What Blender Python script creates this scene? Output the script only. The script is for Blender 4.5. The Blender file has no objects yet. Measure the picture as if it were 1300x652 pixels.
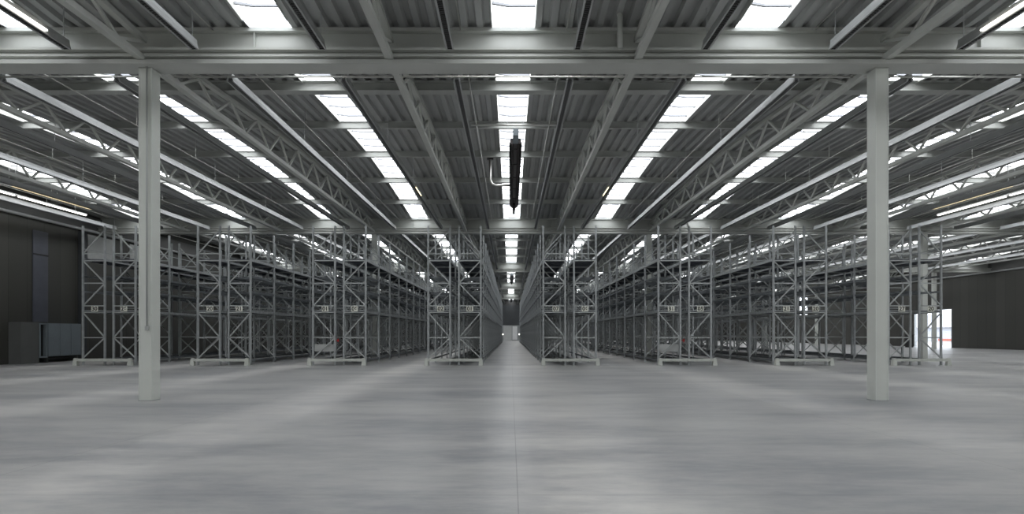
import bpy, bmesh, math, random
from mathutils import Vector, Matrix
random.seed(7)
D = bpy.data
COL = bpy.context.scene.collection
F, W, H = 740.0, 1300.0, 652.0
CAM_H, CAM_X = 1.44, -0.063
P = 5.25                                   # spacing of trusses, skylights and rack blocks
BL = 20.83                                 # bay length
G = [12.45 + BL * k for k in range(-1, 6)]  # girder lines, G[0] behind the camera
Z_END = G[6]
X_LEFT, X_RIGHT = -23.6, 44.5
R0 = 26.6                                  # front of the racks
ORD = ['first', 'second', 'third', 'fourth', 'fifth', 'sixth', 'seventh', 'eighth', 'ninth', 'tenth',
       'eleventh', 'twelfth', 'thirteenth', 'fourteenth', 'fifteenth', 'sixteenth', 'seventeenth', 'eighteenth']

# ------------------------------------------------------------------ materials
def new_mat(name):
    m = D.materials.new(name); m.use_nodes = True
    nt = m.node_tree
    return m, nt, nt.nodes['Principled BSDF']

def paint(name, col, rough=0.5, metal=0.0, var=0.12, scale=3.0, bump=0.0):
    m, nt, b = new_mat(name)
    tc = nt.nodes.new('ShaderNodeTexCoord')
    n = nt.nodes.new('ShaderNodeTexNoise'); n.inputs['Scale'].default_value = scale; n.inputs['Detail'].default_value = 4
    nt.links.new(tc.outputs['Object'], n.inputs['Vector'])
    r = nt.nodes.new('ShaderNodeValToRGB')
    r.color_ramp.elements[0].position = 0.3; r.color_ramp.elements[1].position = 0.7
    r.color_ramp.elements[0].color = (*[c * (1 - var) for c in col], 1)
    r.color_ramp.elements[1].color = (*[min(1, c * (1 + var)) for c in col], 1)
    nt.links.new(n.outputs['Fac'], r.inputs['Fac'])
    nt.links.new(r.outputs['Color'], b.inputs['Base Color'])
    b.inputs['Roughness'].default_value = rough
    b.inputs['Metallic'].default_value = metal
    if bump:
        bp = nt.nodes.new('ShaderNodeBump'); bp.inputs['Strength'].default_value = bump; bp.inputs['Distance'].default_value = 0.01
        nt.links.new(n.outputs['Fac'], bp.inputs['Height']); nt.links.new(bp.outputs['Normal'], b.inputs['Normal'])
    return m

def emit(name, col, s):
    m, nt, b = new_mat(name)
    b.inputs['Base Color'].default_value = (*col, 1)
    b.inputs['Emission Color'].default_value = (*col, 1)
    b.inputs['Emission Strength'].default_value = s
    return m

M = {}
M['deck'] = paint('deck_steel', (0.37, 0.375, 0.37), 0.55, 0.0, 0.08, 0.6)
M['white_steel'] = paint('white_steel', (0.51, 0.52, 0.49), 0.45, 0, 0.05, 1.5)
M['column'] = paint('column_paint', (0.68, 0.70, 0.655), 0.5, 0, 0.04, 1.2)
M['trunk'] = paint('trunking_metal', (0.42, 0.43, 0.43), 0.4, 0.2, 0.05, 2)
M['louver'] = paint('louver_dark', (0.07, 0.07, 0.07), 0.4, 0.3, 0.2, 20)
M['rack'] = paint('galvanised_rack', (0.42, 0.44, 0.445), 0.42, 0.3, 0.14, 5)
M['brace'] = paint('galvanised_brace', (0.47, 0.49, 0.485), 0.42, 0.2, 0.1, 5)
M['rack_dark'] = paint('rack_beam', (0.17, 0.185, 0.195), 0.45, 0.3, 0.14, 5)
M['shelf'] = paint('shelf_panel', (0.11, 0.12, 0.14), 0.5, 0.3, 0.15, 3)
M['guard'] = paint('guard_paint', (0.60, 0.62, 0.57), 0.45, 0, 0.08, 6)
M['panel'] = paint('grey_panel', (0.48, 0.49, 0.48), 0.5, 0, 0.05, 3)
M['sign'] = paint('sign_plate', (0.85, 0.85, 0.76), 0.5, 0, 0.05, 9)
M['black'] = paint('sign_black', (0.02, 0.02, 0.02), 0.5, 0, 0.1, 9)
M['red'] = paint('red_plastic', (0.45, 0.03, 0.03), 0.4, 0, 0.05, 9)
M['heater'] = paint('heater_dark', (0.045, 0.04, 0.04), 0.35, 0.5, 0.3, 12)
M['hood'] = paint('polished_hood', (0.75, 0.75, 0.73), 0.22, 1.0, 0.05, 3)
M['tube'] = emit('heater_tube_glow', (1.0, 0.84, 0.56), 0.55)  # side heater tubes given emission, bright like lit fluorescents
M['pipe'] = paint('pipe_metal', (0.55, 0.55, 0.52), 0.3, 0.7, 0.08, 5)
M['lamp'] = emit('lamp_tube_lit', (1.0, 0.97, 0.88), 6.0)
M['lamp_warm'] = emit('lamp_tube_warm', (1.0, 0.86, 0.50), 3.0)
M['cabinet'] = paint('cabinet_blue_grey', (0.24, 0.275, 0.30), 0.5, 0, 0.05, 2)
M['cabinet_grey'] = paint('cabinet_grey', (0.14, 0.145, 0.14), 0.5, 0, 0.05, 2)
M['tinted'] = paint('tinted_panel', (0.095, 0.10, 0.122), 0.35, 0, 0.08, 2)
M['end_panel'] = paint('end_wall_panel', (0.30, 0.31, 0.31), 0.6, 0, 0.05, 1)
M['end_dark'] = paint('end_wall_dark', (0.06, 0.065, 0.07), 0.6, 0, 0.08, 1)
M['purlin'] = paint('purlin_paint', (0.40, 0.41, 0.39), 0.5, 0, 0.05, 1.5)
M['wall_band'] = paint('wall_band', (0.14, 0.14, 0.135), 0.6, 0, 0.05, 1)
M['bar'] = paint('glazing_bar', (0.22, 0.23, 0.25), 0.5, 0, 0.05, 3)
def glazing():
    m = D.materials.new('daylit_glazing'); m.use_nodes = True; nt = m.node_tree; nt.nodes.clear()
    o = nt.nodes.new('ShaderNodeOutputMaterial'); mx = nt.nodes.new('ShaderNodeMixShader'); mx.inputs[0].default_value = 0.65
    t = nt.nodes.new('ShaderNodeBsdfTransparent'); e = nt.nodes.new('ShaderNodeEmission')
    e.inputs['Color'].default_value = (0.97, 0.985, 1.0, 1); e.inputs['Strength'].default_value = 6.4
    nt.links.new(t.outputs[0], mx.inputs[1]); nt.links.new(e.outputs[0], mx.inputs[2]); nt.links.new(mx.outputs[0], o.inputs[0])
    return m
M['sky'] = glazing()
M['asphalt'] = paint('asphalt', (0.30, 0.30, 0.31), 0.8, 0, 0.12, 1)
M['shed'] = paint('shed_cladding', (0.50, 0.52, 0.56), 0.6, 0, 0.08, 0.5)
M['shed_roof'] = paint('shed_roof', (0.28, 0.30, 0.36), 0.6, 0, 0.08, 0.5)
M['white'] = paint('white_paint', (0.75, 0.75, 0.75), 0.5, 0, 0.04, 2)
M['barrier'] = paint('barrier_red', (0.60, 0.20, 0.15), 0.5, 0, 0.1, 2)

def floor_mat():
    m, nt, b = new_mat('polished_concrete')
    L = nt.links.new
    tc = nt.nodes.new('ShaderNodeTexCoord')
    mp = nt.nodes.new('ShaderNodeMapping'); mp.inputs['Scale'].default_value = (0.10, 0.28, 1)
    L(tc.outputs['Object'], mp.inputs['Vector'])
    n1 = nt.nodes.new('ShaderNodeTexNoise'); n1.inputs['Scale'].default_value = 2.2; n1.inputs['Detail'].default_value = 8; n1.inputs['Roughness'].default_value = 0.62
    L(mp.outputs['Vector'], n1.inputs['Vector'])
    mp2 = nt.nodes.new('ShaderNodeMapping'); mp2.inputs['Scale'].default_value = (1.2, 3.4, 1); mp2.inputs['Rotation'].default_value = (0, 0, 0.15)
    L(tc.outputs['Object'], mp2.inputs['Vector'])
    n2 = nt.nodes.new('ShaderNodeTexNoise'); n2.inputs['Scale'].default_value = 1.6; n2.inputs['Detail'].default_value = 8; n2.inputs['Roughness'].default_value = 0.7
    L(mp2.outputs['Vector'], n2.inputs['Vector'])
    mx = nt.nodes.new('ShaderNodeMath'); mx.operation = 'MULTIPLY_ADD'; mx.inputs[1].default_value = 0.6
    L(n1.outputs['Fac'], mx.inputs[0])
    m2 = nt.nodes.new('ShaderNodeMath'); m2.operation = 'MULTIPLY'; m2.inputs[1].default_value = 0.4
    L(n2.outputs['Fac'], m2.inputs[0]); L(m2.outputs[0], mx.inputs[2])
    r = nt.nodes.new('ShaderNodeValToRGB')
    r.color_ramp.elements[0].position = 0.40; r.color_ramp.elements[0].color = (0.235, 0.24, 0.25, 1)
    r.color_ramp.elements[1].position = 0.58; r.color_ramp.elements[1].color = (0.41, 0.408, 0.395, 1)
    e = r.color_ramp.elements.new(0.49); e.color = (0.33, 0.33, 0.328, 1)
    L(mx.outputs[0], r.inputs['Fac'])
    # sawn joints: thin darker lines every 6 m
    br = nt.nodes.new('ShaderNodeTexBrick'); br.offset = 0.0
    br.inputs['Scale'].default_value = 1.0; br.inputs['Mortar Size'].default_value = 0.006
    br.inputs['Brick Width'].default_value = 5.25; br.inputs['Row Height'].default_value = 5.2
    br.inputs['Color1'].default_value = br.inputs['Color2'].default_value = (1, 1, 1, 1)
    br.inputs['Mortar'].default_value = (0.72, 0.72, 0.72, 1)
    L(tc.outputs['Object'], br.inputs['Vector'])
    mul = nt.nodes.new('ShaderNodeMix'); mul.data_type = 'RGBA'; mul.blend_type = 'MULTIPLY'; mul.inputs['Factor'].default_value = 1
    L(r.outputs['Color'], mul.inputs['A']); L(br.outputs['Color'], mul.inputs['B'])
    L(mul.outputs['Result'], b.inputs['Base Color'])
    rr = nt.nodes.new('ShaderNodeMapRange'); rr.inputs['From Min'].default_value = 0.35; rr.inputs['From Max'].default_value = 0.65
    rr.inputs['To Min'].default_value = 0.33; rr.inputs['To Max'].default_value = 0.44
    L(n2.outputs['Fac'], rr.inputs['Value']); L(rr.outputs['Result'], b.inputs['Roughness'])
    b.inputs['Specular IOR Level'].default_value = 0.4
    bp = nt.nodes.new('ShaderNodeBump'); bp.inputs['Strength'].default_value = 0.08; bp.inputs['Distance'].default_value = 0.01
    L(n2.outputs['Fac'], bp.inputs['Height']); L(bp.outputs['Normal'], b.inputs['Normal'])
    return m
M['floor'] = floor_mat()

def wall_mat(name, col, axis, width, seam=0.6):
    """Sandwich panel cladding: vertical seams across one axis, fine ribs."""
    m, nt, b = new_mat(name); L = nt.links.new
    tc = nt.nodes.new('ShaderNodeTexCoord'); sp = nt.nodes.new('ShaderNodeSeparateXYZ'); L(tc.outputs['Object'], sp.inputs[0])
    d = nt.nodes.new('ShaderNodeMath'); d.operation = 'DIVIDE'; d.inputs[1].default_value = width; L(sp.outputs[axis], d.inputs[0])
    fr = nt.nodes.new('ShaderNodeMath'); fr.operation = 'FRACT'; L(d.outputs[0], fr.inputs[0])
    gt = nt.nodes.new('ShaderNodeMath'); gt.operation = 'LESS_THAN'; gt.inputs[1].default_value = 0.03; L(fr.outputs[0], gt.inputs[0])
    n = nt.nodes.new('ShaderNodeTexNoise'); n.inputs['Scale'].default_value = 0.5; L(tc.outputs['Object'], n.inputs['Vector'])
    fl = nt.nodes.new('ShaderNodeMath'); fl.operation = 'FLOOR'; L(d.outputs[0], fl.inputs[0])
    wn = nt.nodes.new('ShaderNodeTexWhiteNoise'); wn.noise_dimensions = '1D'; L(fl.outputs[0], wn.inputs['W'])
    mr = nt.nodes.new('ShaderNodeMapRange'); mr.inputs['To Min'].default_value = 0.84; mr.inputs['To Max'].default_value = 1.16; L(wn.outputs['Value'], mr.inputs['Value'])
    c1 = nt.nodes.new('ShaderNodeMix'); c1.data_type = 'RGBA'; c1.inputs['A'].default_value = (*col, 1); c1.inputs['B'].default_value = (*[c * seam for c in col], 1)
    L(gt.outputs[0], c1.inputs['Factor'])
    v = nt.nodes.new('ShaderNodeVectorMath'); v.operation = 'SCALE'; L(c1.outputs['Result'], v.inputs[0]); L(mr.outputs['Result'], v.inputs['Scale'])
    L(v.outputs[0], b.inputs['Base Color']); b.inputs['Roughness'].default_value = 0.55
    return m
M['wall_side'] = wall_mat('dark_cladding', (0.062, 0.061, 0.054), 'Y', 1.05)
M['wall_end'] = wall_mat('end_cladding', (0.07, 0.07, 0.068), 'X', 1.05)
M['wall_back'] = wall_mat('back_cladding', (0.55, 0.55, 0.53), 'X', 1.05)

# ------------------------------------------------------------------ helpers
def box(bm, x0, x1, y0, y1, z0, z1):
    vs = [bm.verts.new((x, y, z)) for x in (x0, x1) for y in (y0, y1) for z in (z0, z1)]
    for f in ((0, 1, 3, 2), (4, 6, 7, 5), (0, 4, 5, 1), (2, 3, 7, 6), (0, 2, 6, 4), (1, 5, 7, 3)):
        bm.faces.new([vs[i] for i in f])

def prism_x(bm, prof, x0, x1):
    """closed (y,z) outline extruded along x"""
    a = [bm.verts.new((x0, y, z)) for y, z in prof]; b = [bm.verts.new((x1, y, z)) for y, z in prof]
    n = len(prof)
    for i in range(n):
        bm.faces.new((a[i], a[(i + 1) % n], b[(i + 1) % n], b[i]))
    bm.faces.new(a); bm.faces.new(b[::-1])

def prism_y(bm, prof, y0, y1):
    a = [bm.verts.new((x, y0, z)) for x, z in prof]; b = [bm.verts.new((x, y1, z)) for x, z in prof]
    n = len(prof)
    for i in range(n):
        bm.faces.new((a[i], a[(i + 1) % n], b[(i + 1) % n], b[i]))
    bm.faces.new(a[::-1]); bm.faces.new(b)

def prism_z(bm, prof, z0, z1):
    a = [bm.verts.new((x, y, z0)) for x, y in prof]; b = [bm.verts.new((x, y, z1)) for x, y in prof]
    n = len(prof)
    for i in range(n):
        bm.faces.new((a[i], a[(i + 1) % n], b[(i + 1) % n], b[i]))
    bm.faces.new(a[::-1]); bm.faces.new(b)

def sweep(bm, pts, w, h, up=(0, 0, 1), n=4, close=False):
    """one connected bar along a polyline; n=4 rectangular, n>4 round (w = diameter)"""
    pts = [Vector(p) for p in pts]; up = Vector(up); rings = []
    for i, p in enumerate(pts):
        a = pts[i - 1] if i else None; c = pts[i + 1] if i + 1 < len(pts) else None
        d1 = (p - a).normalized() if a else (c - p).normalized()
        d2 = (c - p).normalized() if c else d1
        t = (d1 + d2)
        t = t.normalized() if t.length > 0.2 else d1
        s = d1.cross(up)
        if s.length < 1e-4: s = Vector((1, 0, 0))
        s.normalize(); u = s.cross(t).normalized()
        k = 1.0 / max(0.45, abs(t.dot(d1)))
        if n == 4:
            ring = [p + s * (w / 2 * sx) + u * (h / 2 * k * sz) for sx, sz in ((-1, -1), (1, -1), (1, 1), (-1, 1))]
        else:
            ring = [p + s * (w / 2 * math.cos(q)) + u * (w / 2 * k * math.sin(q)) for q in [2 * math.pi * j / n for j in range(n)]]
        rings.append([bm.verts.new(v) for v in ring])
    for r0, r1 in zip(rings, rings[1:]):
        for j in range(n):
            bm.faces.new((r0[j], r0[(j + 1) % n], r1[(j + 1) % n], r1[j]))
    bm.faces.new(rings[0][::-1]); bm.faces.new(rings[-1])

def mesh(name, bm, mat, smooth=False):
    bmesh.ops.recalc_face_normals(bm, faces=bm.faces)
    me = D.meshes.new(name); bm.to_mesh(me); bm.free()
    me.materials.append(mat)
    if smooth:
        for p in me.polygons: p.use_smooth = True
    return me

def link(name, me, parent=None, loc=None):
    o = D.objects.new(name, me); COL.objects.link(o)
    if parent: o.parent = parent
    if loc: o.location = loc
    return o

def obj(name, bm, mat, parent=None, loc=None, smooth=False):
    return link(name, mesh(name, bm, mat, smooth), parent, loc)

def tag(o, label, cat, group=None, kind=None):
    o['label'] = label
    if cat: o['category'] = cat
    if group: o['group'] = group
    if kind: o['kind'] = kind
    return o

def thing(name, label, cat, loc=(0, 0, 0), group=None):
    o = D.objects.new(name, None); COL.objects.link(o); o.location = loc; o.empty_display_size = 0.2
    return tag(o, label, cat, group)

def struct(name, bm, mat, label=None, parent=None):
    o = obj(name, bm, mat, parent)
    if not parent:
        o['kind'] = 'structure'
        if label: o['label'] = label
    return o

def side_word(x):
    return 'left' if x < 0 else 'right'

BAY = {0: 'in front of the first girder', 1: 'between first and second girders', 2: 'between second and third girders',
       3: 'between third and fourth girders', 4: 'between fourth and fifth girders', 5: 'behind the fifth girder'}

def bay_xmax(b):                       # how far sideways the photo can see in this bay
    return 0.88 * G[b + 1] + 3.5

def deck_z(y):
    k = max(0, min(5, int((y - G[0]) // BL)))
    u = (y - (G[k] + BL / 2)) / (BL / 2)
    return CAM_H + 6.60 + 0.54 * (1 - min(1.0, abs(u)) ** 1.5)

# ------------------------------------------------------------------ floor, walls
bm = bmesh.new(); box(bm, X_LEFT - 0.3, X_RIGHT + 0.3, G[0] - 0.5, Z_END + 3, -0.2, 0)
struct('floor', bm, M['floor'], 'pale grey polished concrete floor with cloudy mottling')
WT = 8.9
bm = bmesh.new(); box(bm, X_LEFT - 0.2, X_LEFT, G[0] - 0.3, Z_END + 0.3, 0, WT)
struct('wall_left', bm, M['wall_side'], 'dark clad side wall at the left')
# right wall with a loading door opening and a high window opening
DY0, DY1, DZ = 58.9, 64.3, 3.88
WY0, WY1, WZ0, WZ1 = 87.5, 90.6, 4.2, 7.0
bm = bmesh.new()
x0, x1 = X_RIGHT, X_RIGHT + 0.2
box(bm, x0, x1, G[0] - 0.3, DY0, 0, WT)
box(bm, x0, x1, DY0, DY1, DZ, WT)
box(bm, x0, x1, DY1, WY0, 0, WT)
box(bm, x0, x1, WY0, WY1, 0, WZ0)
box(bm, x0, x1, WY0, WY1, WZ1, WT)
box(bm, x0, x1, WY1, Z_END + 0.3, 0, WT)
bmesh.ops.remove_doubles(bm, verts=bm.verts, dist=1e-4)
struct('wall_right', bm, M['wall_side'], 'dark clad side wall at the right with an open loading door')
bm = bmesh.new(); box(bm, X_LEFT - 0.2, X_RIGHT + 0.2, Z_END + 0.4, Z_END + 0.6, 0, WT)
struct('wall_far', bm, M['wall_end'], 'end wall far down the central aisle')
bm = bmesh.new(); box(bm, X_LEFT - 0.2, X_RIGHT + 0.2, G[0] - 0.5, G[0] - 0.3, 0, WT)
struct('wall_near', bm, M['wall_back'], 'wall behind the camera')

for i, (a, c) in enumerate(((X_LEFT + 0.001, X_LEFT + 0.03), (X_RIGHT - 0.03, X_RIGHT - 0.001))):
    bm = bmesh.new(); box(bm, a, c, G[0], Z_END, 7.2, 7.95)
    struct('trim_%d' % (3 + i), bm, M['wall_band'], 'paler band along the top of the %s wall' % ('left', 'right')[i])

# ------------------------------------------------------------------ roof deck (trapezoidal sheet running away from the camera)
SKW = 0.46                                  # half width of a skylight strip
SK_K = list(range(-4, 9))
bm = bmesh.new()
edges = [X_LEFT] + [v for k in SK_K for v in (k * P - SKW, k * P + SKW)] + [X_RIGHT]
rows = []
for b in range(6):
    for i in range(12):
        rows.append(G[b] + BL * i / 12.0)
rows.append(Z_END + 0.5)
for si in range(0, len(edges) - 1, 2):
    a, c = edges[si], edges[si + 1]
    if c - a < 0.4: continue
    nr = max(1, round((c - a) / 0.33)); pitch = (c - a) / nr
    prof = []
    for r in range(nr):
        s = a + r * pitch
        prof += [(s, 0.0), (s + pitch * 0.40, 0.0), (s + pitch * 0.52, 0.10), (s + pitch * 0.88, 0.10)]
    prof.append((c, 0.0))
    prev = None
    for y in rows:
        zz = deck_z(min(y, Z_END - 0.01))
        cur = [bm.verts.new((x, y, zz + dz)) for x, dz in prof]
        if prev:
            for j in range(len(prof) - 1):
                bm.faces.new((prev[j], prev[j + 1], cur[j + 1], cur[j]))
        prev = cur
me = mesh('ceiling', bm, M['deck'])
ceil = link('ceiling', me); ceil['kind'] = 'structure'; ceil['label'] = 'grey trapezoidal steel roof deck'

# ------------------------------------------------------------------ skylights
nwin = 0
for b in range(0, 6):
    glz = bmesh.new(); fr = bmesh.new()
    ys = [G[b] + 0.16 + (BL - 0.32) * i / 24.0 for i in range(25)]
    prev = None
    for y in ys:
        cur = [glz.verts.new((s * SKW, y, deck_z(y) + 0.13)) for s in (-1, 1)]
        if prev: glz.faces.new((prev[0], prev[1], cur[1], cur[0]))
        prev = cur
    gme = mesh('glazing', glz, M['sky'])
    for s in (-1, 1):
        sweep(fr, [(s * (SKW + 0.012), y, deck_z(y) + 0.06) for y in ys], 0.022, 0.18)
    fme = mesh('window_frame', fr, M['white_steel'])
    cb = bmesh.new()
    n = int(BL / 0.86)
    for i in range(n):
        y = G[b] + 0.55 + i * 0.86
        sweep(cb, [(-SKW + 0.01, y - 0.06, deck_z(y) + 0.10), (-0.1, y, deck_z(y) + 0.075), (SKW - 0.01, y + 0.05, deck_z(y) + 0.10)], 0.05, 0.05, n=4)
    cme = mesh('glazing_bar', cb, M['bar'])
    for k in SK_K:
        if abs(k * P) > bay_xmax(b) + 6: pass
        nwin += 1
        w = link('window_%d' % nwin, gme, None, (k * P, 0, 0)); w['kind'] = 'structure'
        pos = 'above the central aisle' if k == 0 else '%s strip %s of the central one' % (ORD[abs(k) - 1], side_word(k))
        w['label'] = 'white rooflight strip, %s, %s' % (pos, BAY[b])
        f = link('window_frame', fme, w)
        if b < 4: link('glazing_bar', cme, w)

# ------------------------------------------------------------------ girders
LOW_TOP, LOW_BOT = CAM_H + 6.03, CAM_H + 5.68
def girder(k):
    y = G[k]; t = thing('roof_girder', '', 'girder', (0, y, 0))
    lab = ['', 'nearest deep steel girder crossing the whole roof, resting on the two front columns',
           'second deep girder crossing the hall just above the rack fronts',
           'third girder across the roof, seen over the racks', 'fourth girder across the roof, far down the hall',
           'fifth girder across the roof, small above the central aisle'][k]
    t['label'] = lab; t['group'] = 'roof girders crossing the hall'
    zt = CAM_H + 6.62; zb = CAM_H + 5.72
    a, c = X_LEFT + 0.02, X_RIGHT - 0.02
    bm = bmesh.new(); box(bm, a, c, 0.26, 0.285, zb + 0.03, zt - 0.09); obj('web_plate', bm, M['white_steel'], t)
    bm = bmesh.new(); box(bm, a, c, 0.14, 0.41, zt - 0.09, zt - 0.06)
    box(bm, a, c, 0.15, 0.17, zt - 0.06, zt - 0.005); box(bm, a, c, 0.17, 0.41, zt - 0.06, zt - 0.04); obj('top_flange', bm, M['white_steel'], t)
    bm = bmesh.new(); box(bm, a, c, 0.15, 0.41, zb, zb + 0.03); obj('bottom_flange', bm, M['white_steel'], t)
    # double channel running in front of the web
    o = LOW_BOT; bm = bmesh.new()
    prof = [(0.14, o), (-0.18, o), (-0.18, o + 0.085), (-0.05, o + 0.09), (-0.05, o + 0.15), (-0.15, o + 0.165), (-0.15, o + 0.215),
            (-0.05, o + 0.225), (-0.05, o + 0.285), (-0.16, o + 0.30), (-0.16, o + 0.35), (0.14, o + 0.35)]
    prism_x(bm, prof, a, c); obj('lower_channel', bm, M['white_steel'], t)
    st = bmesh.new(); box(st, -0.006, 0.006, 0.16, 0.258, zb + 0.03, zt - 0.09); sm = mesh('stiffener', st, M['white_steel'])
    x = -7.87 * 2
    for i in range(9):
        xx = -21.0 + i * 7.87 - 0.36
        if xx < X_RIGHT - 1: link('stiffener', sm, t, (xx, 0, 0))
for k in range(1, 6): girder(k)

# ------------------------------------------------------------------ purlins
for b in range(0, 6):
    for i in range(1, 6):
        if b == 0 and i < 5: continue
        y = G[b] + BL * i / 6.0
        zt = deck_z(y) - 0.002
        bm = bmesh.new()
        if i == 1:   hw, hh = 0.15, 0.27
        else:        hw, hh = 0.065, 0.23
        tf = 0.015
        prof = [(-hw, zt), (-hw, zt - tf), (-0.01, zt - tf), (-0.01, zt - hh + tf), (-hw, zt - hh + tf), (-hw, zt - hh), (hw, zt - hh), (hw, zt - hh + tf),
                (0.01, zt - hh + tf), (0.01, zt - tf), (hw, zt - tf), (hw, zt)]
        prism_x(bm, prof, X_LEFT + 0.02, X_RIGHT - 0.02)
        o = obj('roof_purlin', bm, M['purlin'], None, (0, y, 0))
        if b == 0: lab = 'slim roof purlin in front of the first girder'
        else: lab = '%s purlin crossing the roof beyond the %s girder, %s' % (ORD[i - 1], ORD[b - 1], 'heavy' if i == 1 else 'slim')
        tag(o, lab, 'purlin', 'roof purlins under the deck')

# ------------------------------------------------------------------ columns
cm = bmesh.new()
w, d = 0.14, 0.30
prism_z(cm, [(-w, 0), (-w + 0.018, 0), (-w + 0.03, 0.012), (w - 0.03, 0.012), (w - 0.018, 0), (w, 0), (w, d), (-w, d)], 0.0, LOW_BOT - 0.001)
colme = mesh('shaft', cm, M['column'])
pm = bmesh.new(); box(pm, -0.145, 0.145, -0.005, 0.305, 0.001, 0.012)
plme = mesh('base_plate', pm, M['rack'])
hm = bmesh.new(); box(hm, -0.145, 0.145, 0.0, 0.41, LOW_BOT - 0.02, LOW_BOT - 0.001)
capme = mesh('cap_plate', hm, M['white_steel'])
colx = [-7.87, 7.87, 23.61, 39.35]
for k in range(1, 6):
    for x in colx:
        if k == 1 and x > 20: continue
        if k >= 4 and x < 0: continue
        if k == 1: lab = 'tall pale steel column standing alone on the open floor at the %s' % side_word(x)
        elif abs(x) < 10: lab = 'pale column inside the %s half racks, under the %s girder' % (side_word(x), ORD[k - 1])
        elif x < 30: lab = 'pale column behind the right end of the racks, under the %s girder' % ORD[k - 1]
        else: lab = 'pale column near the right wall, under the %s girder' % ORD[k - 1]
        t = thing('steel_column', lab, 'column', (x, G[k], 0), 'pale columns carrying the roof')
        link('shaft', colme, t); link('base_plate', plme, t); link('cap_plate', capme, t)
        if k == 1 and x < 0:
            bm = bmesh.new(); sweep(bm, [(0.055, -0.03, 2.9 - 1.3), (0.055, -0.03, LOW_BOT - 0.01)], 0.03, 0.03, up=(0, 1, 0), n=8)
            obj('cable_pipe', bm, M['trunk'], t, smooth=True)
            bm = bmesh.new(); box(bm, 0.025, 0.085, -0.055, -0.001, 1.5, 1.6); obj('switch_box', bm, M['panel'], t)

# ------------------------------------------------------------------ trusses
CH = CAM_H + 5.84
def truss_meshes(b):
    y0, y1 = G[b] + 0.45, G[b + 1] - 0.02
    bc = bmesh.new(); box(bc, -0.075, 0.075, y0, y1, CH - 0.07, CH + 0.05)
    ys = [y0 + (y1 - y0) * i / 12 for i in range(13)]
    def top(y): return deck_z(y) - 0.36
    tc = bmesh.new(); sweep(tc, [(0, y, top(y)) for y in ys], 0.13, 0.10)
    pts = []
    for i in range(13):
        y = ys[i]
        pts.append((0, y, top(y) - 0.03))
        if i < 12: pts.append((0, (ys[i] + ys[i + 1]) / 2, CH + 0.04))
    wb = bmesh.new(); sweep(wb, pts, 0.06, 0.06)
    return mesh('bottom_chord', bc, M['white_steel']), mesh('top_chord', tc, M['white_steel']), mesh('web_bracing', wb, M['white_steel'])
for b in range(0, 6):
    ms = None
    for i in range(-4, 8):
        x = (i + 0.5) * P
        if abs(x) > bay_xmax(b): continue
        if b >= 4 and abs(x) > 9: continue
        if ms is None: ms = truss_meshes(b)
        n = i if i >= 0 else -i - 1
        t = thing('roof_truss', 'pale lattice roof truss, %s %s of the centre line, %s' % (ORD[n], side_word(x), BAY[b]), 'truss', (x, 0, 0), 'lattice trusses running down the hall')
        link('bottom_chord', ms[0], t); link('top_chord', ms[1], t); link('web_bracing', ms[2], t)

# ------------------------------------------------------------------ light trunking
TZ = CAM_H + 5.93
Q = P / 4
def trunk_meshes(b):
    y0, y1 = G[b] + 1.05, G[b + 1] - 0.45
    h = 0.10
    bd = bmesh.new()
    prism_y(bd, [(-0.045, TZ + h), (0.045, TZ + h), (0.05, TZ + 0.02), (0.085, TZ - h), (0.052, TZ - h), (0.03, TZ - 0.02), (-0.03, TZ - 0.02), (-0.052, TZ - h), (-0.085, TZ - h), (-0.05, TZ + 0.02)], y0, y1)
    lv = bmesh.new()
    for s in (-1, 1): box(lv, s * 0.048 - 0.003, s * 0.048 + 0.003, y0 + 0.02, y1 - 0.02, TZ - 0.085, TZ - 0.075)
    box(lv, -0.048, 0.048, y0 + 0.02, y1 - 0.02, TZ - 0.06, TZ - 0.05)
    if b == 0:
        y = 7.0
        while y < y1 - 0.02:
            box(lv, -0.05, 0.05, y, y + 0.03, TZ - 0.09, TZ - 0.07); y += 0.07
    hgs = []
    for i in range(5):
        hg = bmesh.new(); y = y0 + 0.1 + (y1 - y0 - 0.2) * i / 4
        sweep(hg, [(0, y, TZ + h), (0, y, deck_z(y))], 0.014, 0.014, up=(0, 1, 0)); hgs.append(mesh('hanger', hg, M['trunk']))
    return mesh('housing', bd, M['trunk']), mesh('louvre', lv, M['louver']), hgs
def lamp(t, x, y0, y1, z, mat, r=0.03):
    bm = bmesh.new(); sweep(bm, [(x, y0, z), (x, y1, z)], r, r, n=8); return obj('lamp_tube', bm, mat, t, smooth=True)
for b in range(0, 6):
    ms = None
    for i in range(-9, 17):
        x = (2 * i + 1) * Q
        if abs(x) > min(bay_xmax(b), 40): continue
        if x < X_LEFT + 0.5: continue
        if b >= 3 and abs(x) > (38 if (b == 3 and x > 0) else 9): continue
        if b == 2 and x < 0 and abs(x) > 15: continue
        if ms is None: ms = trunk_meshes(b)
        n = i if i >= 0 else -i - 1
        t = thing('light_trunking', 'grey light trunking, %s %s of the centre line, %s' % (ORD[n], side_word(x), BAY[b]), 'light fitting', (x, 0, 0), 'long light fittings hung under the roof')
        link('housing', ms[0], t); link('louvre', ms[1], t)
        for h_ in ms[2][(4 if b == 0 else 0):]: link('hanger', h_, t)
        s = -1 if x > 0 else 1
        if b == 0 and n == 3:
            lamp(t, s * 0.095, 8.0, 9.9, TZ - 0.03, M['lamp'], 0.035); lamp(t, s * 0.095, 10.05, 11.35, TZ - 0.03, M['lamp'], 0.035)
            t['label'] = 'lit light trunking with dark louvre at the top %s corner, %s' % (side_word(x), 'before the girder')
        if b == 1 and n == 1:
            lamp(t, s * 0.085, 23.3, 24.7, TZ - 0.09, M['lamp_warm'], 0.035)
            t['label'] = 'light trunking with one short yellow tube lit, %s of the centre line' % side_word(x)

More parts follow.
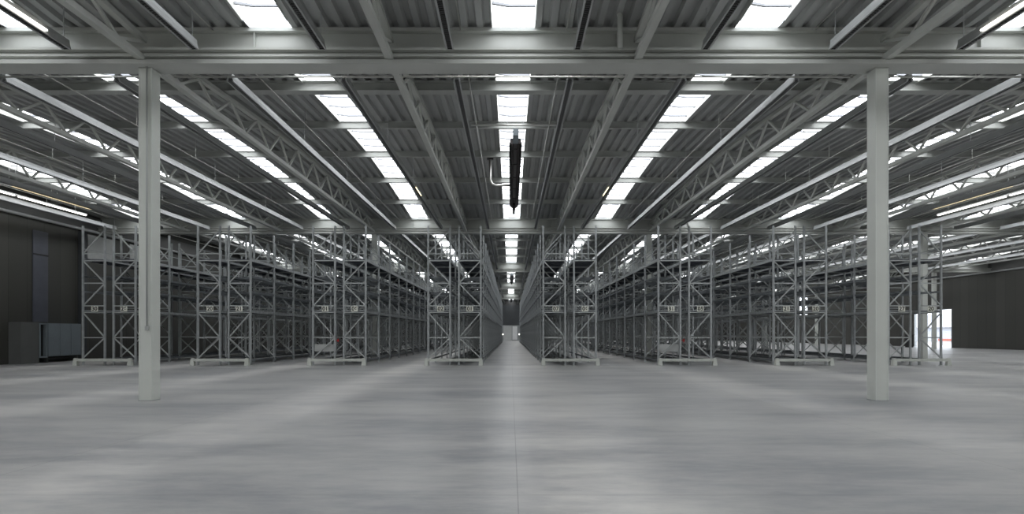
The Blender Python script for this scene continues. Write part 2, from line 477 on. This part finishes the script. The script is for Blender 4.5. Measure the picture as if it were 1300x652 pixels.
# thin cross conduits carrying the trunking ends
for b in (1, 2):
    y = G[b] + 0.97
    bm = bmesh.new(); sweep(bm, [(X_LEFT + 0.05, y, TZ - 0.03), (X_RIGHT - 0.05, y, TZ - 0.03)], 0.04, 0.04, n=6)
    tag(obj('cable_conduit', bm, M['pipe'], smooth=True), 'thin pale conduit crossing the hall just behind the %s girder' % ORD[b - 1], 'conduit')

# thin sprinkler pipes
for b in (0, 1, 2):
    ys = [G[b] + 0.5 + (BL - 0.6) * i / 12 for i in range(13)]
    bm = bmesh.new(); sweep(bm, [(0, y, CAM_H + 6.42) for y in ys], 0.03, 0.03, n=6)
    sp = mesh('sprinkler_pipe', bm, M['pipe'], True)
    hmes = []
    for i in range(1, 12, 2):
        hb = bmesh.new(); y = ys[i]; sweep(hb, [(0, y, CAM_H + 6.43), (0, y, deck_z(y))], 0.012, 0.012, up=(0, 1, 0)); hmes.append(mesh('hanger', hb, M['pipe']))
    for k in range(0, 7):
        for s in (-1, 1):
            x = s * (1.12 + P * k)
            if abs(x) > bay_xmax(b) or x < X_LEFT + 0.3: continue
            t = thing('sprinkler_pipe', 'thin sprinkler pipe, %s %s of the centre line, %s' % (ORD[k], side_word(x), BAY[b]), 'pipe', (x, 0, 0), 'thin pipes under the roof deck')
            link('pipe_run', sp, t)
            for h_ in hmes[(5 if b == 0 else 0):]: link('hanger', h_, t)

# ------------------------------------------------------------------ radiant heaters
def heater(x, y0, y1, z, lab, style):
    t = thing('radiant_heater', lab, 'heater', (x, 0, 0), 'long radiant tube heaters under the roof')
    w = 0.20
    bm = bmesh.new()
    prof = [(-w, z), (-w + 0.06, z + 0.16), (w - 0.06, z + 0.16), (w, z), (w - 0.012, z), (w - 0.068, z + 0.148), (-w + 0.068, z + 0.148), (-w + 0.012, z)]
    if style == 'side': prof = [(-w + 0.02, z + 0.10), (-w + 0.08, z + 0.17), (w - 0.08, z + 0.17), (w - 0.02, z + 0.10), (w - 0.03, z + 0.10), (w - 0.085, z + 0.158), (-w + 0.085, z + 0.158), (-w + 0.03, z + 0.10)]
    prism_y(bm, prof, y0, y1); obj('reflector_hood', bm, M['heater'] if style == 'under' else M['hood'], t)
    r = 0.09
    bm = bmesh.new()
    pts = [(-0.10, y0 + 0.05, z + 0.05), (-0.10, y1 - 0.1, z + 0.05)] + [(-0.10 * math.cos(a), y1 - 0.1 + 0.10 * math.sin(a), z + 0.05) for a in (0.5, 1.05, 1.57, 2.09, 2.64)] + [(0.10, y1 - 0.1, z + 0.05), (0.10, y0 + 0.05, z + 0.05)]
    sweep(bm, pts, r if style == 'under' else 0.05, r, n=10)
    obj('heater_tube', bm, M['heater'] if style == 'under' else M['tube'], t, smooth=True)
    if style == 'under':
        bm = bmesh.new(); y = y0 + 0.6
        box(bm, -w + 0.02, w - 0.02, y0 + 0.02, y0 + 0.05, z, z + 0.12)
        while y < y1 - 0.3:
            box(bm, -w + 0.012, w - 0.012, y, y + 0.02, z, z + 0.03); y += 1.7
        obj('tube_bracket', bm, M['heater'], t)
        bm = bmesh.new(); sweep(bm, [(0.0, y1 - 0.6, z + 0.05), (0.0, y1 + 1.3, z + 0.05)], 0.14, 0.14, n=10); obj('end_duct', bm, M['heater'], t, smooth=True)
    bm = bmesh.new(); box(bm, -0.09, 0.09, y0 - 0.75, y0 + 0.02, z + 0.0, z + 0.2); obj('burner_box', bm, M['cabinet'], t)
    for yy in (y0 + 0.1, (y0 + y1) / 2, y1 - 0.2):
        bm = bmesh.new(); zz = deck_z(yy)
        sweep(bm, [(-w + 0.06, yy, z + 0.15), (-0.32 if style == 'under' else -w + 0.06, yy, zz)], 0.012, 0.012, up=(0, 1, 0)); 
        obj('hanger', bm, M['trunk'], t)
        bm = bmesh.new(); sweep(bm, [(w - 0.06, yy, z + 0.15), (0.32 if style == 'under' else w - 0.09, yy, zz)], 0.012, 0.012, up=(0, 1, 0)); obj('hanger', bm, M['trunk'], t)
    return t
hz = CAM_H + 5.93
t = heater(0.09, 18.15, 27.6, hz - 0.02, 'black radiant heater hanging above the central aisle, nearest of them', 'under')
bm = bmesh.new(); yv = 23.6
sweep(bm, [(-0.12, yv, hz + 0.06), (-0.75, yv, hz + 0.06), (-0.90, yv, hz + 0.12), (-0.98, yv, hz + 0.28), (-0.98, yv, deck_z(yv))], 0.10, 0.10, up=(0, 1, 0), n=10)
fl = obj('flue_pipe', bm, M['pipe'], t, smooth=True)
bm = bmesh.new(); sweep(bm, [(-0.98, yv, deck_z(yv) - 0.10), (-0.98, yv, deck_z(yv) - 0.01)], 0.26, 0.26, up=(0, 1, 0), n=14)
c = obj('roof_collar', bm, M['heater'], fl)
bm = bmesh.new(); sweep(bm, [(-1.30, 17.0, hz + 0.14), (1.38, 17.0, hz + 0.14)], 0.05, 0.05, n=8)
obj('support_rail', bm, M['pipe'], t, smooth=True)
for b, s in ((3, 'second'), (5, 'farthest')):
    heater(0.05, G[b] + 6.0, G[b] + 15.0, hz - 0.02, 'small black radiant heater above the central aisle, %s of them' % s, 'under')
for s in (-1, 1):
    heater(s * 21.0, 24.4, 29.1, CAM_H + 6.16, 'radiant heater with a warm glow put into its tube loop, high at the %s edge' % side_word(s), 'side')
    t = thing('strip_light', 'lit white strip light beside the heater, high at the %s edge' % side_word(s), 'light fitting', (s * 21.42, 0, 0), 'lit strip lights beside the side heaters')
    bm = bmesh.new(); prism_y(bm, [(-0.08, hz), (-0.05, hz + 0.08), (0.05, hz + 0.08), (0.08, hz)], 17.5, 29.3); obj('housing', bm, M['trunk'], t)
    for a in (17.6, 21.0, 25.2):
        bm = bmesh.new(); sweep(bm, [(-s * 0.07, a, hz - 0.015), (-s * 0.07, a + (3.2 if a < 20 else 4.0), hz - 0.015)], 0.06, 0.06, n=8); obj('lamp_tube', bm, M['lamp'], t, smooth=True)
    for yy in (18.0, 23.2, 28.6):
        bm = bmesh.new(); sweep(bm, [(0, yy, hz + 0.08), (0, yy, deck_z(yy))], 0.012, 0.012, up=(0, 1, 0)); obj('hanger', bm, M['trunk'], t)

# rain pipe at the first girder
bm = bmesh.new(); sweep(bm, [(2.2, 12.05, CAM_H + 5.9), (2.2, 12.05, CAM_H + 6.55), (2.2, 12.14, CAM_H + 6.64)], 0.11, 0.11, up=(0, 1, 0.01), n=12)
tag(obj('hanging_rain_pipe', bm, M['white_steel'], smooth=True), 'short vertical rain pipe in front of the first girder, right of centre', 'pipe')

# wall pipe on the left wall top and right wall top
for s, x in ((-1, X_LEFT + 0.12), (1, X_RIGHT - 0.12)):
    bm = bmesh.new(); sweep(bm, [(x, 2.0, CAM_H + 5.70), (x, Z_END - 1, CAM_H + 5.70)], 0.16, 0.16, n=10)
    tag(obj('wall_pipe', bm, M['trunk'], smooth=True), 'pale pipe running along the top of the %s wall' % side_word(s), 'pipe')

# ------------------------------------------------------------------ racks
NB, BAYL = 26, 2.62
LEV = [0.22, 2.44, 3.35, 4.05, 4.80]
TOPS = 6.35
def rack_meshes(mir):
    """outer post at x=-1.0, inner at x=0 (mirrored for the right half)"""
    s = -1 if mir else 1
    xo, xi = -1.0 * s, 0.0
    R = {}
    bm = bmesh.new()
    def seg(a, za, c, zc, w=0.05, y=0.0): sweep(bm, [(a, y, za), (c, y, zc)], w, w, up=(0, 1, 0))
    for z in (1.25, 2.40, 2.70, 3.73, 4.76, 5.08): seg(xo, z, xi, z)
    seg(xo, 0.32, xi, 1.25); seg(xi, 1.25, xo, 2.40); seg(xo, 2.70, xi, 3.73); seg(xi, 3.73, xo, 4.76); seg(xo, 5.08, xi, 6.15)
    R['brace'] = mesh('upright_frame', bm, M['brace'])
    for nm, x in (('po', xo), ('pi', xi)):
        bm = bmesh.new()
        # C shaped rack post with a foot plate
        prism_z(bm, [(x - 0.040, -0.035), (x + 0.040, -0.035), (x + 0.040, 0.035), (x + 0.018, 0.035), (x + 0.018, 0.02), (x + 0.033, 0.02), (x + 0.033, -0.022),
                     (x - 0.033, -0.022), (x - 0.033, 0.02), (x - 0.018, 0.02), (x - 0.018, 0.035), (x - 0.040, 0.035)], 0.006, TOPS)
        box(bm, x - 0.07, x + 0.07, -0.06, 0.06, 0.001, 0.008)
        R[nm] = mesh('post', bm, M['rack'])
    for li, z in enumerate(LEV):
        for nm, x in (('bo%d' % li, xo), ('bi%d' % li, xi)):
            bm = bmesh.new(); hb = 0.06 if z in (2.44, 4.80) else 0.04; box(bm, x - 0.022, x + 0.022, 0.05, BAYL - 0.05, z - hb, z + hb)
            R[nm] = mesh('beam', bm, M['rack'] if z in (2.44, 4.80) else M['rack_dark'])
        if li > 0:
            bm = bmesh.new(); solid = z in (2.44, 4.80)
            if solid: box(bm, min(xo, xi) + 0.03, max(xo, xi) - 0.03, 0.02, BAYL - 0.02, z + 0.005, z + 0.03)
            else: box(bm, (xo + xi) / 2 - 0.03, (xo + xi) / 2 + 0.03, 0.02, BAYL - 0.02, z + 0.005, z + 0.02)
            n = 5
            for q in range(1, n): box(bm, min(xo, xi) + 0.03, max(xo, xi) - 0.03, BAYL * q / n - 0.02, BAYL * q / n + 0.02, z - 0.04, z + 0.005)
            R['s%d' % li] = mesh('shelf_panel', bm, M['shelf'] if solid else M['rack_dark'])
    # rest of the beams far away: one mesh
    bm = bmesh.new()
    for k in range(NEAR, NB):
        for z in LEV:
            for x in (xo, xi): box(bm, x - 0.022, x + 0.022, k * BAYL + 0.05, (k + 1) * BAYL - 0.05, z - 0.06, z + 0.06)
    R['rest'] = mesh('beam', bm, M['rack_dark'])
    # handrail over the top deck on the outer side
    bm = bmesh.new()
    sweep(bm, [(xo, 0.04, 5.30), (xo, NB * BAYL - 0.04, 5.30)], 0.03, 0.03)
    R['rail'] = mesh('handrail', bm, M['rack'])
    return R
NEAR = 10
SETS = {False: rack_meshes(False), True: rack_meshes(True)}
SIGNS = ['30', '26', '20', '21', '01', '06', '02', '01', '07', '06', '31', '05', '21', '20', '27', '20']
GY = 0.19
def text_mesh(txt):
    cu = D.curves.new('txt', 'FONT'); cu.body = txt; cu.size = 0.25; cu.align_x = 'CENTER'; cu.align_y = 'CENTER'; cu.extrude = 0.003
    cu.offset = 0.006
    o = D.objects.new('txt', cu); COL.objects.link(o)
    dg = bpy.context.evaluated_depsgraph_get(); me = D.meshes.new_from_object(o.evaluated_get(dg))
    D.objects.remove(o); me.materials.clear(); me.materials.append(M['black']); me.name = 'lettering'
    return me
plate = bmesh.new(); box(plate, -0.15, 0.15, -0.008, 0.008, -0.12, 0.12); plate_me = mesh('sign_plate', plate, M['sign'])
ri = 0
for bi in range(8):
    gx = (bi - 3.5) * P
    for half in (0, 1):
        mir = half == 1
        R = SETS[mir]
        x = gx + (0.2 if mir else -0.2)
        sd = side_word(gx); n = ORD[(bi - 4) if bi > 3 else (3 - bi)]
        hw = 'left' if half == 0 else 'right'
        t = thing('storage_rack', 'tall empty steel rack row, %s half of the %s block %s of the aisle' % (hw, n, sd), 'storage rack', (x, R0, 0), 'double rows of empty storage racks')
        for k in range(NB + 1):
            fr = link('upright_frame', R['brace'], t, (0, k * BAYL, 0))
            link('post', R['po'], fr); link('post', R['pi'], fr)
        for k in range(NB):
            for li in range(1, 5): link('shelf_panel', R['s%d' % li], t, (0, k * BAYL, 0)) if (k < 24) else None
            if k < NEAR:
                for li in range(5):
                    link('beam', R['bo%d' % li], t, (0, k * BAYL, 0)); link('beam', R['bi%d' % li], t, (0, k * BAYL, 0))
        o = link('beam', R['rest'], t); o['kind'] = 'stuff'
        link('handrail', R['rail'], t)
        # number plate on the front frame
        cx = (-0.43 if not mir else 0.5)
        sp = link('sign_plate', plate_me, t, (cx, -0.06, 2.56))
        l = link('lettering', text_mesh(SIGNS[ri]), sp, (0, -0.010, 0)); l.rotation_euler = (math.radians(90), 0, 0)
        bm = bmesh.new(); a, c = (0.04, 0.96) if mir else (-0.96, -0.04)
        box(bm, a, c, -0.045, -0.02, 2.47, 2.50); obj('sign_rail', bm, M['rack'], t)
        if bi in (2, 5) and not mir:
            bm = bmesh.new(); box(bm, -0.95, -0.03, 0.06, 0.08, 0.62, 0.95); o = obj('kick_panel', bm, M['panel'], t); o['label'] = 'pale grey panel low on the rack front'
            bm = bmesh.new(); box(bm, 0.12, 0.18, -0.05, -0.01, 1.06, 1.19); box(bm, 0.04, 0.13, -0.03, -0.02, 1.11, 1.14); o = obj('alarm_button', bm, M['red'], t); o['label'] = 'small red box between the posts'
        ri += 1
    g = thing('end_guard', 'pale steel impact guard at the foot of the %s rack block %s of the aisle' % (ORD[(bi - 4) if bi > 3 else (3 - bi)], side_word(gx)), 'guard', (gx, R0 - 0.42, 0), 'impact guards in front of the rack blocks')
    bm = bmesh.new(); box(bm, -1.25, 1.25, -0.05, 0.05, 0.19, 0.31); obj('rail', bm, M['guard'], g)
    for s in (-1, 1):
        bm = bmesh.new()
        a = sorted((s * 1.16, s * 1.28)); c = sorted((s * 1.12, s * 1.32))
        vs = [bm.verts.new(v) for v in ((c[0], -0.09, 0.001), (c[1], -0.09, 0.001), (c[1], 0.09, 0.001), (c[0], 0.09, 0.001), (a[0], -0.055, 0.33), (a[1], -0.055, 0.33), (a[1], 0.055, 0.33), (a[0], 0.055, 0.33))]
        for f in ((0, 3, 2, 1), (4, 5, 6, 7), (0, 1, 5, 4), (1, 2, 6, 5), (2, 3, 7, 6), (3, 0, 4, 7)): bm.faces.new([vs[i] for i in f])
        obj('leg', bm, M['guard'], g)

# ------------------------------------------------------------------ left wall equipment
t = thing('equipment_cabinet', 'low blue grey cabinet on legs against the dark left wall', 'cabinet', (X_LEFT, 0, 0))
bm = bmesh.new(); box(bm, 0.01, 0.62, 28.9, 31.1, 0.30, 1.95); obj('body', bm, M['cabinet'], t)
for a in (29.62, 30.36):
    bm = bmesh.new(); box(bm, 0.62, 0.635, a - 0.7, a - 0.02, 0.34, 1.92); obj('door_panel', bm, M['cabinet'], t)
bm = bmesh.new(); box(bm, 0.62, 0.635, 30.38, 31.08, 0.34, 1.92); obj('door_panel', bm, M['cabinet'], t)
bm = bmesh.new(); box(bm, 0.05, 0.5, 28.95, 29.05, 0.001, 0.30); box(bm, 0.05, 0.5, 30.95, 31.05, 0.001, 0.30); box(bm, 0.05, 0.08, 29.05, 30.95, 0.1, 0.2); obj('stand', bm, M['cabinet_grey'], t)
t = thing('ventilation_unit', 'dark grey wall cabinet with a black grille, left of the blue grey cabinet', 'ventilation unit', (X_LEFT, 0, 0))
bm = bmesh.new(); box(bm, 0.01, 0.60, 27.3, 28.35, 0.001, 1.98); obj('body', bm, M['cabinet_grey'], t)
bm = bmesh.new(); box(bm, 0.01, 0.45, 28.35, 28.85, 0.25, 1.95); obj('grille', bm, M['black'], t)
bm = bmesh.new()
box(bm, 0.45, 0.62, 28.36, 28.43, 0.25, 1.95); box(bm, 0.45, 0.62, 28.77, 28.84, 0.25, 1.95); box(bm, 0.45, 0.62, 28.43, 28.77, 0.25, 0.32); box(bm, 0.45, 0.62, 28.43, 28.77, 1.88, 1.95)
obj('grille_frame', bm, M['cabinet'], t)
bm = bmesh.new(); box(bm, X_LEFT + 0.001, X_LEFT + 0.05, 28.68, 29.6, 2.02, 6.55); struct('window_%d' % (nwin + 1), bm, M['tinted'], 'tall dark blue tinted panel in the left wall')
bm = bmesh.new(); box(bm, X_LEFT + 0.05, X_LEFT + 0.07, 28.68, 29.6, 5.33, 5.40); 
o = obj('window_frame', bm, M['black']); o.parent = D.objects['window_%d' % (nwin + 1)]
bm = bmesh.new(); box(bm, X_LEFT + 0.001, X_LEFT + 0.28, 31.7, 32.0, 0, 7.0); struct('trim_1', bm, M['end_dark'], 'dark pilaster on the left wall')
for i, (a, c) in enumerate(((32.4, 34.6), (36.0, 39.0))):
    bm = bmesh.new(); box(bm, X_LEFT + 0.001, X_LEFT + 0.04, a, c, 5.6, 6.95); struct('window_%d' % (nwin + 2 + i), bm, M['panel'], 'pale panel high in the left wall')
nwin += 4

# ------------------------------------------------------------------ end wall (far)
yE = Z_END + 0.39
bm = bmesh.new(); box(bm, -12, 12, yE - 0.03, yE, 0, 3.1); struct('trim_2', bm, M['end_panel'], 'paler lower band of the far end wall')
bm = bmesh.new(); box(bm, -1.75, 2.0, yE - 0.10, yE - 0.04, 3.12, 7.1); struct('door_1', bm, M['end_dark'], 'dark shutter panel above the far door')
bm = bmesh.new(); box(bm, -1.5, 0.15, yE - 0.12, yE - 0.04, 0, 3.0); struct('door_2', bm, M['panel'], 'grey sliding door in the far end wall')
bm = bmesh.new(); box(bm, 0.3, 1.25, yE - 0.10, yE - 0.04, 0.2, 2.9); struct('far_window_panel', bm, M['white'], 'white panel painted for the bright window in the far end wall')  # brightness of the window opening is put into the white colour
for s in (-1, 1):  # small white reflectors; their brightness is put in as emission
    t = thing('aisle_reflector', 'tiny white reflector with added glow at the far end of the central aisle, %s side' % side_word(s), 'lamp', (s * 1.35, R0 + NB * BAYL + 0.3, 0))
    bm = bmesh.new(); sweep(bm, [(0, 0, 0.001), (0, 0, 1.22)], 0.05, 0.05, up=(0, 1, 0), n=8); obj('reflector_post', bm, M['rack'], t)
    bm = bmesh.new(); bmesh.ops.create_uvsphere(bm, u_segments=12, v_segments=8, radius=0.10, matrix=Matrix.Translation((0, 0, 1.3))); obj('glowing_reflector', bm, M['lamp'], t, smooth=True)

# ------------------------------------------------------------------ loading door and view outside
bm = bmesh.new()
for a in (DY0 - 0.08, DY1 - 0.02): box(bm, X_RIGHT - 0.03, X_RIGHT + 0.22, a, a + 0.10, 0, DZ + 0.08)
box(bm, X_RIGHT - 0.03, X_RIGHT + 0.22, DY0 + 0.02, DY1 - 0.02, DZ, DZ + 0.08)
struct('door_4', bm, M['rack'], 'frame of the open loading door in the right wall')
bm = bmesh.new()
for a in (WY0, (WY0 + WY1) / 2 - 0.04, WY1 - 0.08): box(bm, X_RIGHT + 0.02, X_RIGHT + 0.12, a, a + 0.08, WZ0, WZ1)
for z in (WZ0, WZ1 - 0.08, 5.6): box(bm, X_RIGHT + 0.02, X_RIGHT + 0.12, WY0, WY1, z, z + 0.08)
struct('window_%d' % nwin, bm, M['rack'], 'high bright window in the right wall')
bm = bmesh.new(); box(bm, X_RIGHT + 0.3, X_RIGHT + 130, 20, 260, -0.25, -0.05); 
o = struct('ground', bm, M['asphalt'], 'paved yard outside the loading door')
t = thing('warehouse_shed', 'low grey building with a pitched roof outside the loading door', 'building', (X_RIGHT + 32, 100, -0.05))
bm = bmesh.new(); box(bm, 0, 14, -30, 30, 0, 2.6); obj('wall', bm, M['shed'], t)
bm = bmesh.new(); prism_y(bm, [(-0.6, 2.9), (7, 5.2), (14.6, 2.9)], -30.5, 30.5); obj('roof', bm, M['shed_roof'], t)
bm = bmesh.new(); box(bm, -0.65, -0.6, -30.5, 30.5, 2.6, 2.95); obj('fascia', bm, M['white'], t)
t = thing('yard_fence', 'pale fence with vertical bars in front of the outside building', 'fence', (X_RIGHT + 24, 90, -0.05))
bm = bmesh.new()
for z in (0.2, 1.7): box(bm, -0.02, 0.02, -20, 25, z, z + 0.06)
obj('fence_rail', bm, M['panel'], t)
bm = bmesh.new()
for i in range(150): box(bm, -0.015, 0.015, -20 + i * 0.3, -19.96 + i * 0.3, 0, 1.8)
o = obj('fence_bar', bm, M['panel'], t); o['kind'] = 'stuff'
t = thing('traffic_barrier', 'low red and white barrier standing in the yard outside', 'barrier', (X_RIGHT + 12, 74, -0.05))
bm = bmesh.new(); box(bm, -0.1, 0.1, -3, 3, 0.5, 0.8); obj('board', bm, M['barrier'], t)
for y in (-2.5, 0, 2.5):
    bm = bmesh.new(); box(bm, -0.25, 0.25, y - 0.1, y + 0.1, 0, 0.5); obj('foot', bm, M['white'], t)
t = thing('waste_bin', 'black bin standing just inside the loading door beside the column', 'bin', (41.2, 60.3, 0))
bm = bmesh.new(); prism_z(bm, [(-0.22, -0.25), (0.22, -0.25), (0.28, 0.25), (-0.28, 0.25)], 0.001, 1.25); obj('body', bm, M['black'], t)
bm = bmesh.new(); box(bm, -0.3, 0.3, -0.3, 0.3, 1.25, 1.32); obj('lid', bm, M['black'], t)

# ------------------------------------------------------------------ world, camera, view
wd = D.worlds.new('overcast'); bpy.context.scene.world = wd; wd.use_nodes = True
bg = wd.node_tree.nodes['Background']; bg.inputs[0].default_value = (0.86, 0.92, 1.0, 1); bg.inputs[1].default_value = 3.5
sl = D.lights.new('sun', 'SUN'); sl.energy = 4.2; sl.angle = math.radians(9); sl.color = (1.0, 0.97, 0.92)
so = D.objects.new('sun', sl); COL.objects.link(so)
so.rotation_euler = Vector((0.12, -1.0, -1.20)).to_track_quat('-Z', 'Y').to_euler(); so.location = (-20, 90, 60)
cd = D.cameras.new('camera'); cam = D.objects.new('camera', cd); COL.objects.link(cam)
cam.location = (CAM_X, 0, CAM_H); cam.rotation_euler = (math.radians(90), 0, 0)
cd.sensor_width = 36; cd.lens = 36 * F / W
cd.shift_x = (650 - 648.3) / W; cd.shift_y = (423 - 326) / W
cd.clip_end = 500
sc = bpy.context.scene; sc.camera = cam
sc.view_settings.view_transform = 'Standard'; sc.view_settings.look = 'None'; sc.view_settings.gamma = 1
sc.view_settings.exposure = 0.12; sc.view_settings.use_curve_mapping = False
sc.cycles.use_denoising = True
sc.cycles.max_bounces = 8; sc.cycles.diffuse_bounces = 4; sc.cycles.glossy_bounces = 3
sc.cycles.sample_clamp_indirect = 6
